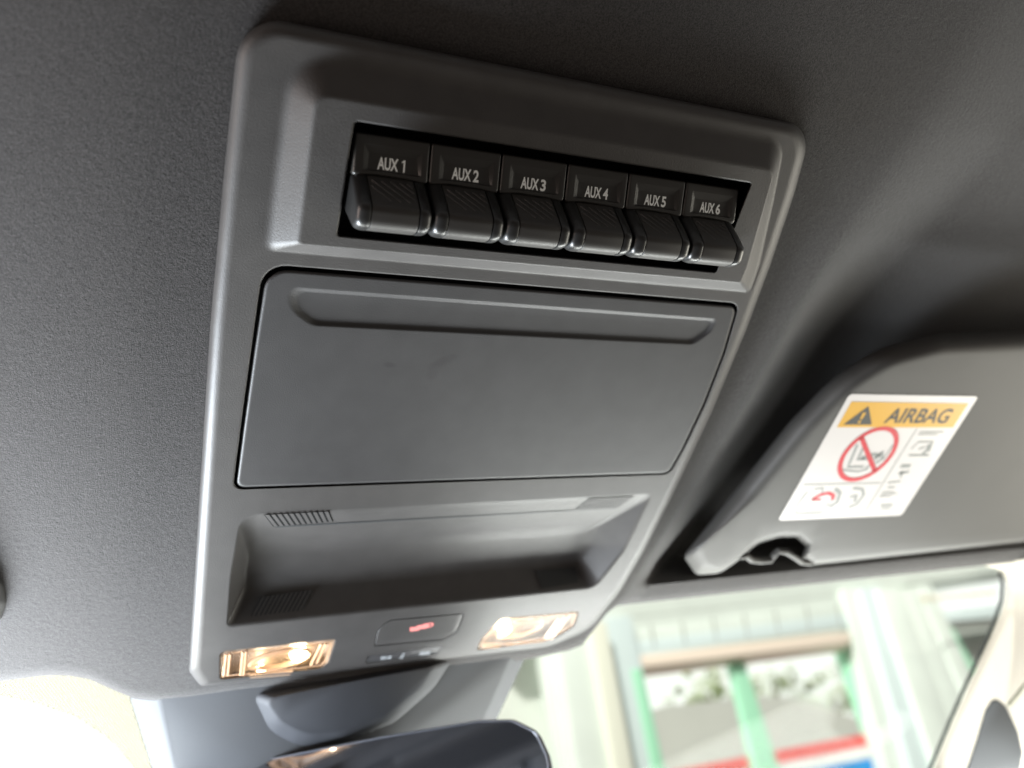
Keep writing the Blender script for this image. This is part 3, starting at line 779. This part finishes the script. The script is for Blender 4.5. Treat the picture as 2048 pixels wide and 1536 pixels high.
# ------------------------------------------------------------------ right pillar trim
pil = thing('pillar_trim', 'pale beige windshield pillar trim at the right edge with a dark seal and grey oval insert', 'pillar trim', (.68, .45, -.05))
M_beige = mat('beige_trim', (.52, .48, .41), .7, [(900, .0001, 2)])
M_seal = mat('rubber_seal', (.02, .022, .02), .6)
PP = GP-GN*.002
edge = [(1960, 1132), (1982, 1136), (1998, 1146), (2005, 1165), (2003, 1200), (1985, 1250), (1960, 1306), (1930, 1372), (1900, 1440), (1875, 1500), (1850, 1560), (1790, 1700)]
g = MB(); LL = []
for f in [0, .02, .05, .10, .2, .4, .7, 1.0]:
    row = []
    for (x, y) in edge:
        X = x+8+f*520; Y = y-8*f*10
        dpt = .004+.050*math.sin(min(1, f*2.2)*math.pi/2)
        row.append(on(X, Y, GP-GN*dpt, GN))
    LL.append(row)
g.loops(LL, False)
obj('trim_panel', g, M_beige, pil, 60)
g = MB(); g.tube([on(x, y, GP-GN*.005, GN) for x, y in edge[2:]], .0014, 8); obj('seal', g, M_seal, pil)
g = MB()
ov = [(1988, 1392), (2012, 1412), (2036, 1462), (2046, 1505), (2038, 1560), (2000, 1640), (1900, 1620), (1925, 1560), (1952, 1480), (1970, 1420)]
pO = GP-GN*.060
A = [[on(x, y, pO, GN) for x, y in rloop(ov, 12, 4, 3)], [on(x, y, pO-GN*.004, GN) for x, y in rloop(offset(ov, 4), 12, 4, 3)]]
i3 = g.loops(A); g.face(i3[-1]); obj('oval_insert', g, mat('insert_grey', (.05, .053, .057), .9, spec=.15), pil, 50)
g = MB(); g.tube([on(2016, 1412, pO, GN), on(2060, 1358, pO, GN), on(2140, 1270, pO, GN)], .0015, 6); obj('seam', g, mat('seam_grey', (.35, .36, .28), .8), pil)

# ------------------------------------------------------------------ outside: building front seen through the glass
EV = Vector((.263, -.043, .964)).normalized(); EH = Vector((.985, .17, 0)); EH = (EH-EV*EH.dot(EV)).normalized(); EN = EV.cross(EH).normalized()
if EN.y > 0: EN = -EN            # EN points back to the car
BP = CAM+ray(1500, 1400).normalized()*6.0
def bo(px, py, d=0): return on(px, py, BP+EN*d, EN)
def slab(name, px, d, th, mt_, par, bev=.008):
    g = MB(); g.prism([bo(x, y, d) for x, y in px], -EN*th); return obj(name, g, mt_, par, 30, bevel=bev)
bl = thing('building', 'pale building front with white beams and columns and green framed openings outside the windshield', 'building', tuple(bo(1500, 1536)))
M_bw = mat('painted_white', (.78, .84, .78), .7, var=(3, .04)); M_bb = mat('bluish_white', (.70, .80, .80), .6); M_cr = mat('cream_wall', (.82, .84, .78), .8, var=(4, .08))
M_tan = mat('tan_board', (.9, .76, .64), .7); M_grn = mat('green_frame', (.38, .76, .52), .5); M_gry = mat('grey_panel', (.42, .43, .40), .8)
slab('wall', [(700, 1210), (1110, 1200), (1150, 1700), (900, 1750)], -.2, .2, M_cr, bl)
slab('column', [(1085, 1290), (1105, 1285), (1160, 1600), (1135, 1600)], .10, .1, M_bw, bl)
slab('column', [(1112, 1255), (1175, 1240), (1240, 1600), (1165, 1600)], .18, .15, M_bw, bl)
slab('column', [(1182, 1240), (1262, 1230), (1345, 1600), (1255, 1600)], .12, .15, M_bb, bl)
slab('column', [(1178, 1245), (1212, 1240), (1280, 1600), (1240, 1600)], .22, .08, mat('yellowed_white', (.84, .84, .72), .7), bl)
slab('beam', [(1000, 1190), (2150, 1050), (2150, 1120), (1690, 1188), (1225, 1240), (1000, 1262)], .06, .2, M_bw, bl)
slab('beam', [(1250, 1262), (1700, 1205), (1700, 1232), (1250, 1290)], .07, .12, M_bw, bl)
slab('beam', [(1215, 1290), (1700, 1226), (1700, 1254), (1215, 1322)], .08, .1, M_bb, bl)
slab('beam', [(1100, 1215), (1720, 1150), (1720, 1240), (1220, 1300)], .056, .1, M_bw, bl)
slab('board', [(1255, 1313), (1700, 1262), (1700, 1287), (1255, 1339)], .10, .12, M_tan, bl)
slab('green_frame', [(1264, 1338), (1284, 1336), (1358, 1660), (1330, 1660)], .13, .06, M_grn, bl)
slab('green_frame', [(1458, 1308), (1484, 1305), (1580, 1600), (1528, 1600)], .03, .06, M_grn, bl)
slab('green_frame', [(1672, 1285), (1686, 1283), (1810, 1600), (1785, 1600)], .0, .06, M_grn, bl)
for (a, b, c, d, dd, mt_) in ((1683, 1722, 1830, 1780, .10, M_bw), (1722, 1762, 1890, 1828, .16, M_bb), (1755, 1800, 1935, 1880, .20, M_bw), (1800, 1832, 1985, 1932, .12, M_bw)):
    slab('column', [(a, 1178), (b, 1172), (c+8, 1560), (d, 1560)], dd, .12, mt_, bl)
slab('column', [(1832, 1170), (1862, 1168), (1990, 1450), (1955, 1450)], .06, .12, M_bw, bl)
slab('beam', [(1868, 1222), (2040, 1205), (2040, 1232), (1872, 1246)], .05, .08, M_bb, bl)
slab('board', [(1875, 1248), (2040, 1234), (2040, 1244), (1880, 1258)], .03, .04, M_gry, bl)
slab('panel', [(1850, 1250), (2040, 1236), (2040, 1420), (1930, 1420)], -.15, .05, M_gry, bl)
slab('green_frame', [(1882, 1256), (1906, 1254), (1960, 1350), (1940, 1352)], .04, .04, M_grn, bl)
for k in range(7): slab('seam', [(1300+62*k, 1246-7.5*k), (1303+62*k, 1246-7.5*k), (1312+62*k, 1296-7.5*k), (1309+62*k, 1296-7.5*k)], .085, .012, M_gry, bl)
slab('green_frame', [(1262, 1335), (1690, 1284), (1690, 1290), (1262, 1341)], .02, .03, M_grn, bl)
slab('sill', [(1300, 1440), (1705, 1390), (1707, 1396), (1302, 1446)], -.5, .03, M_gry, bl) if False else None
# row of small warm bulbs hanging under the roof at the right
gl_ = thing('string_lights', 'row of small warm bulbs strung under the roof at the top right', 'string lights', tuple(bo(1900, 1195, .3)))
g = MB(); g.tube([bo(1835+10*k, 1200-1.0*k, .3) for k in range(17)], .004, 6); obj('wire', g, M_gry, gl_)
M_bu = mat('small_bulb', (.9, .7, .45), .4)
for k in range(8):
    g = MB(); c = bo(1848+19*k, 1196-1.9*k, .3); g.tube([c+EV*.012, c, c-EV*.03, c-EV*.042], [.008, .018, .018, .006], 10); obj('bulb', g, M_bu, gl_)
# striped awning
aw = thing('striped_awning', 'red, white and blue striped panel below the green frames', 'awning', tuple(bo(1600, 1520, -.4)))
def stripe(name, px, mt_): 
    g = MB(); g.prism([bo(x, y, -.04) for x, y in px], -EN*.05); return obj(name, g, mt_, aw, 30)
stripe('red_stripe', [(1330, 1545), (1560, 1500), (1742, 1466), (1752, 1488), (1562, 1525), (1340, 1568)], mat('stripe_red', (.75, .05, .04), .5))
stripe('white_stripe', [(1340, 1569), (1562, 1526), (1752, 1489), (1762, 1512), (1580, 1546), (1350, 1590)], mat('stripe_white', (.8, .8, .78), .5))
stripe('blue_stripe', [(1350, 1591), (1580, 1547), (1762, 1513), (1775, 1560), (1590, 1600), (1360, 1640)], mat('stripe_blue', (.03, .32, .75), .5))
# grey roof and shrubs behind
rf = thing('roof', 'low grey roof seen through the openings behind the green frames', 'roof', tuple(on(1550, 1536, BP-EN*6, EN)))
g = MB(); g.prism([on(x, y, BP-EN*6, EN) for x, y in [(1240, 1440), (1330, 1412), (1480, 1395), (1560, 1392), (1640, 1410), (1720, 1440), (1850, 1500), (1850, 1640), (1240, 1640)]], -EN*1.5)
obj('roof_panel', g, mat('roof_grey', (.55, .555, .51), .85, var=(.6, .06)), rf)
import random
rnd = random.Random(4)
M_leaf = mat('leaf', (.34, .42, .20), .6, var=(5, .4)); M_leaf2 = mat('leaf_light', (.55, .60, .38), .6)
def shrub(px, py, rad, label, n=1300):
    c = on(px, py, BP-EN*7.5, EN); t = thing('shrub', label, 'shrub', tuple(c), 'shrubs behind the grey roof')
    g = MB()
    cl_ = [(Vector((rnd.gauss(0, .7), rnd.gauss(0, .4), rnd.gauss(0, .30)))*rad, rnd.uniform(.12, .4)*rad) for _ in range(26)]
    for _ in range(n):
        q, r_ = rnd.choice(cl_); d = Vector((rnd.gauss(0, 1), rnd.gauss(0, 1), rnd.gauss(0, 1))).normalized()*r_*rnd.uniform(.5, 1)
        p = c+q+d; u = Vector((rnd.gauss(0, 1), rnd.gauss(0, 1), rnd.gauss(0, 1))).normalized(); v = u.orthogonal().normalized(); s_ = rad*.05
        g.face(g.add([p+u*s_*1.6, p+v*s_, p-u*s_*1.6, p-v*s_]), rnd.choice((0, 0, 1)))
    obj('foliage', g, [M_leaf, M_leaf2], t)
    g = MB(); g.tube([c-EV*rad*1.6, c-EV*rad*.6, c], [.06, .05, .02], 8); obj('stem', g, mat('bark', (.12, .09, .06), .8), t)
shrub(1415, 1385, .75, 'loose green shrub left of the middle green frame')
shrub(1545, 1370, .55, 'small green shrub just right of the middle green frame', 1000)
shrub(1665, 1395, .85, 'wide green shrub by the right green frame')
